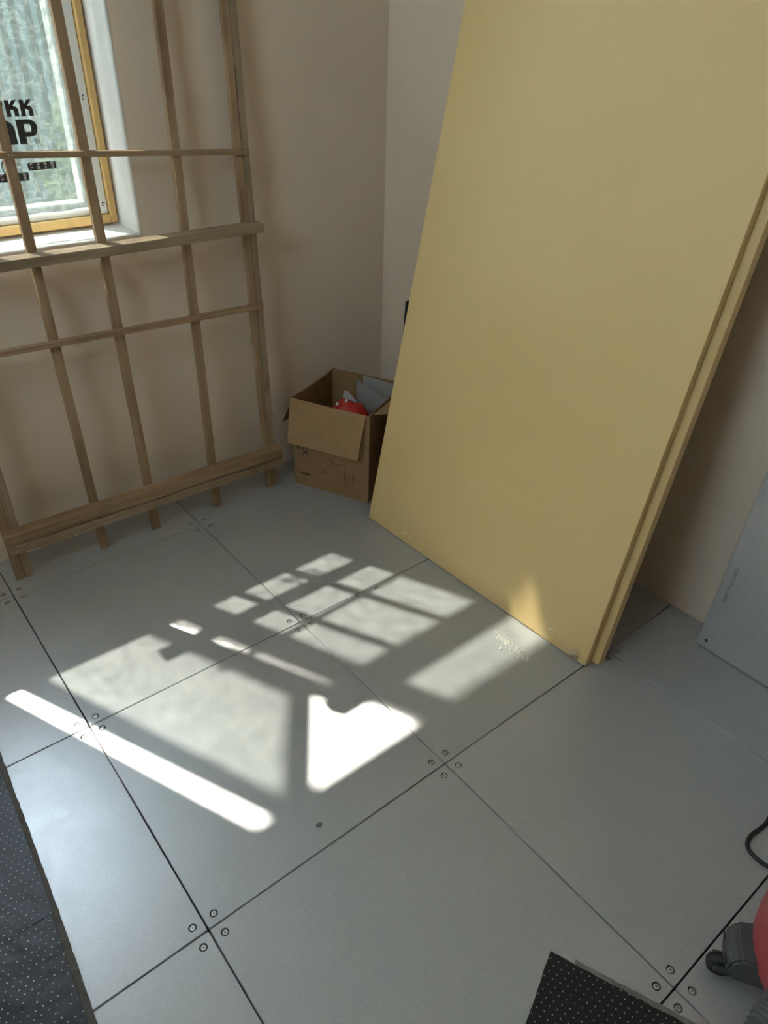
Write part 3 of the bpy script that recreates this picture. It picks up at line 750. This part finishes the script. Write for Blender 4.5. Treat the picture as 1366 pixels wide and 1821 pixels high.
q0 = c0 - eb * 0.011; q1 = q0 + ea * 0.045
bm = bmesh.new(); a_ = [(*q0, 0.0045), (*(q0 + eb * 0.010), 0.0068), (*(q1 + eb * 0.010), 0.0068), (*q1, 0.0045)]
bm.faces.new([bm.verts.new(p) for p in a_]); bmesh.ops.solidify(bm, geom=bm.faces[:], thickness=0.0006)
o = link('silver_tape', bm_done(bm, 'silver_tape'), M_FOIL, rm); o.matrix_basis = Matrix.Translation(-Vector(rm.location))

# ------------------------------------------------------------------ red drum vacuum cleaner
VC = Vector((0.210, -0.795, 0)); vac = empty('vacuum_cleaner', VC)
tag(vac, 'red drum vacuum cleaner on dark grey casters with ribbed hose', 'vacuum')
lathe('drum', [(0, 0.058), (0.12, 0.058), (0.155, 0.066), (0.168, 0.085), (0.171, 0.12), (0.172, 0.32), (0.178, 0.325), (0.178, 0.345), (0.170, 0.35), (0, 0.352)], 48, M_VACRED, vac)
lathe('motor_head', [(0.172, 0.346), (0.176, 0.36), (0.172, 0.40), (0.13, 0.44), (0.06, 0.46), (0, 0.462)], 40, M_VACGREY, vac)
tube('carry_handle', [(-0.09, 0, 0.425), (-0.07, 0, 0.475), (0, 0, 0.50), (0.07, 0, 0.475), (0.09, 0, 0.425)], 0.012, M_RUBBER, vac, 10)
for k in range(4):
    an = math.radians(123.5 + 90 * k); d = Vector((math.cos(an), math.sin(an), 0)); t_ = Vector((-d.y, d.x, 0))
    # bracket: rounded wedge hugging the drum
    bm = bmesh.new(); prof = [(0.135, 0.034), (0.190, 0.030), (0.203, 0.046), (0.200, 0.078), (0.188, 0.094), (0.150, 0.098)]
    ra = [bm.verts.new(d * r + t_ * (-0.036 if r > .16 else -0.042) + Vector((0, 0, z))) for r, z in prof]
    rc = [bm.verts.new(d * (r + (0.006 if r > .16 else 0)) + Vector((0, 0, z))) for r, z in prof]
    rbb = [bm.verts.new(d * r + t_ * (0.036 if r > .16 else 0.042) + Vector((0, 0, z))) for r, z in prof]
    for p_, q_ in ((ra, rc), (rc, rbb)):
        for i in range(len(prof)): j = (i + 1) % len(prof); bm.faces.new((p_[i], p_[j], q_[j], q_[i]))
    bm.faces.new(ra[::-1]); bm.faces.new(rbb)
    br = link('caster_bracket', bm_done(bm, 'caster_bracket', 0.004, 2), M_VACGREY, vac)
    bm = bmesh.new()
    bm_box(bm, -0.001, 0.001, -0.028, 0.028, -0.0016, 0.0016)
    sm_ = link('groove', bm_done(bm, 'groove'), M_RUBBER, br); sm_.matrix_basis = basis(d, t_, (0, 0, 1), d * 0.2055 + Vector((0, 0, 0.060)))
    wc = d * 0.205 + t_ * 0.012 + Vector((0, 0, 0.0245))
    lathe('caster_wheel', [(0, -0.011), (0.019, -0.011), (0.0235, -0.008), (0.0245, 0), (0.0235, 0.008), (0.019, 0.011), (0, 0.011)], 24, M_RUBBER, br, basis(d, (0, 0, 1), t_, wc))
    fk = bmesh.new(); bm_box(fk, -0.024, 0.020, -0.017, 0.017, 0.020, 0.042)
    f_ = link('caster_fork', bm_done(fk, 'caster_fork', 0.006, 2), M_VACGREY, br); f_.matrix_basis = basis(d, t_, (0, 0, 1), d * 0.205 + t_ * 0.012)
VI = Matrix.Translation(-VC)
hs = tube('hose', [(0.058, -0.737, 0.215), (0.005, -0.733, 0.208), (-0.07, -0.733, 0.185), (-0.15, -0.765, 0.11), (-0.20, -0.86, 0.032), (-0.18, -1.0, 0.026), (-0.10, -1.2, 0.026)], 0.021, M_VACGREY, None, 18, (0.004, 4), 44)
hs.matrix_basis = VI; hs.parent = vac
cb = tube('power_cable', [(0.62, -0.46, 0.0046), (0.53, -0.515, 0.0046), (0.446, -0.538, 0.0046), (0.385, -0.533, 0.0046), (0.356, -0.543, 0.0046), (0.347, -0.572, 0.0046), (0.358, -0.600, 0.0046), (0.43, -0.655, 0.0046), (0.54, -0.70, 0.0046), (0.64, -0.80, 0.0046), (0.66, -1.0, 0.0046)], 0.0042, M_RUBBER)
tag(cb, 'black power cable looping over the floor panels', 'cable')

# ------------------------------------------------------------------ crumbs and flecks on the floor
def scatter(name, pts, mat, label, cat):
    bm = bmesh.new()
    for x, y, s in pts:
        r = bmesh.ops.create_icosphere(bm, subdivisions=1, radius=1)
        sx, sy, sz = s * random.uniform(.6, 1.4), s * random.uniform(.6, 1.4), s * random.uniform(.4, .9); a = random.uniform(0, 6)
        for v in r['verts']:
            c = v.co.copy(); q = random.uniform(0.75, 1.2)
            v.co = Vector((x + (c.x * math.cos(a) * sx - c.y * math.sin(a) * sy) * q, y + (c.x * math.sin(a) * sx + c.y * math.cos(a) * sy) * q, sz * 0.95 + c.z * sz))
    o = link(name, bm_done(bm, name), mat); tag(o, label, cat, kind='stuff'); return o
P = []
for _ in range(320):
    t = random.random(); x = 0.410 - 0.012 * t; y = 0.222 - 0.112 * t
    sp = 0.018 if 0.2 < t < 0.62 else 0.011
    P.append((x + random.gauss(0, sp * .7), y + random.gauss(0, sp * .8), random.choice((0.0006, 0.0008, 0.0011, 0.0016))))
P += [(0.371, 0.179, 0.0042), (0.402, 0.108, 0.004)]
scatter('sawdust_crumbs', P, M_CRUMB, 'pale sawdust crumbs on the floor before the yellow board', 'crumbs')
P = []
for _ in range(230):
    x, y = random.uniform(-0.75, 0.85), random.uniform(-0.6, 1.1)
    if (y > -0.4 or x > 0.45) and not (x > 0.38 and y > 0.9): P.append((x, y, random.choice((0.0005, 0.0006, 0.0008, 0.0008, 0.0013))))
for _ in range(60): P.append((random.gauss(0.22, 0.09), random.gauss(0.55, 0.16), random.choice((0.0006, 0.0009, 0.0013))))
scatter('plaster_flecks', P, M_FLECK, 'scattered white plaster flecks on the steel floor', 'flecks')
for (x, y, s, lab) in ((-0.316, 0.049, 0.0045, 'dark chip of debris on the floor between the sun patches'), (0.261, 0.588, 0.004, 'dark round pellet on the floor in the sun grid')):
    bm = bmesh.new(); bmesh.ops.create_icosphere(bm, subdivisions=2, radius=1)
    for v in bm.verts:
        c = v.co.copy(); d = 1 + 0.4 * noise.noise(c * 2 + Vector((x, y, 0)) * 30); v.co = Vector((c.x * s * 1.5 * d, c.y * s * d, s * 0.45 + c.z * s * 0.45))
    o = link('debris_chip', bm_done(bm, 'debris_chip', smooth=True), M_INKG, loc=(x, y, 0.0004)); tag(o, lab, 'debris')
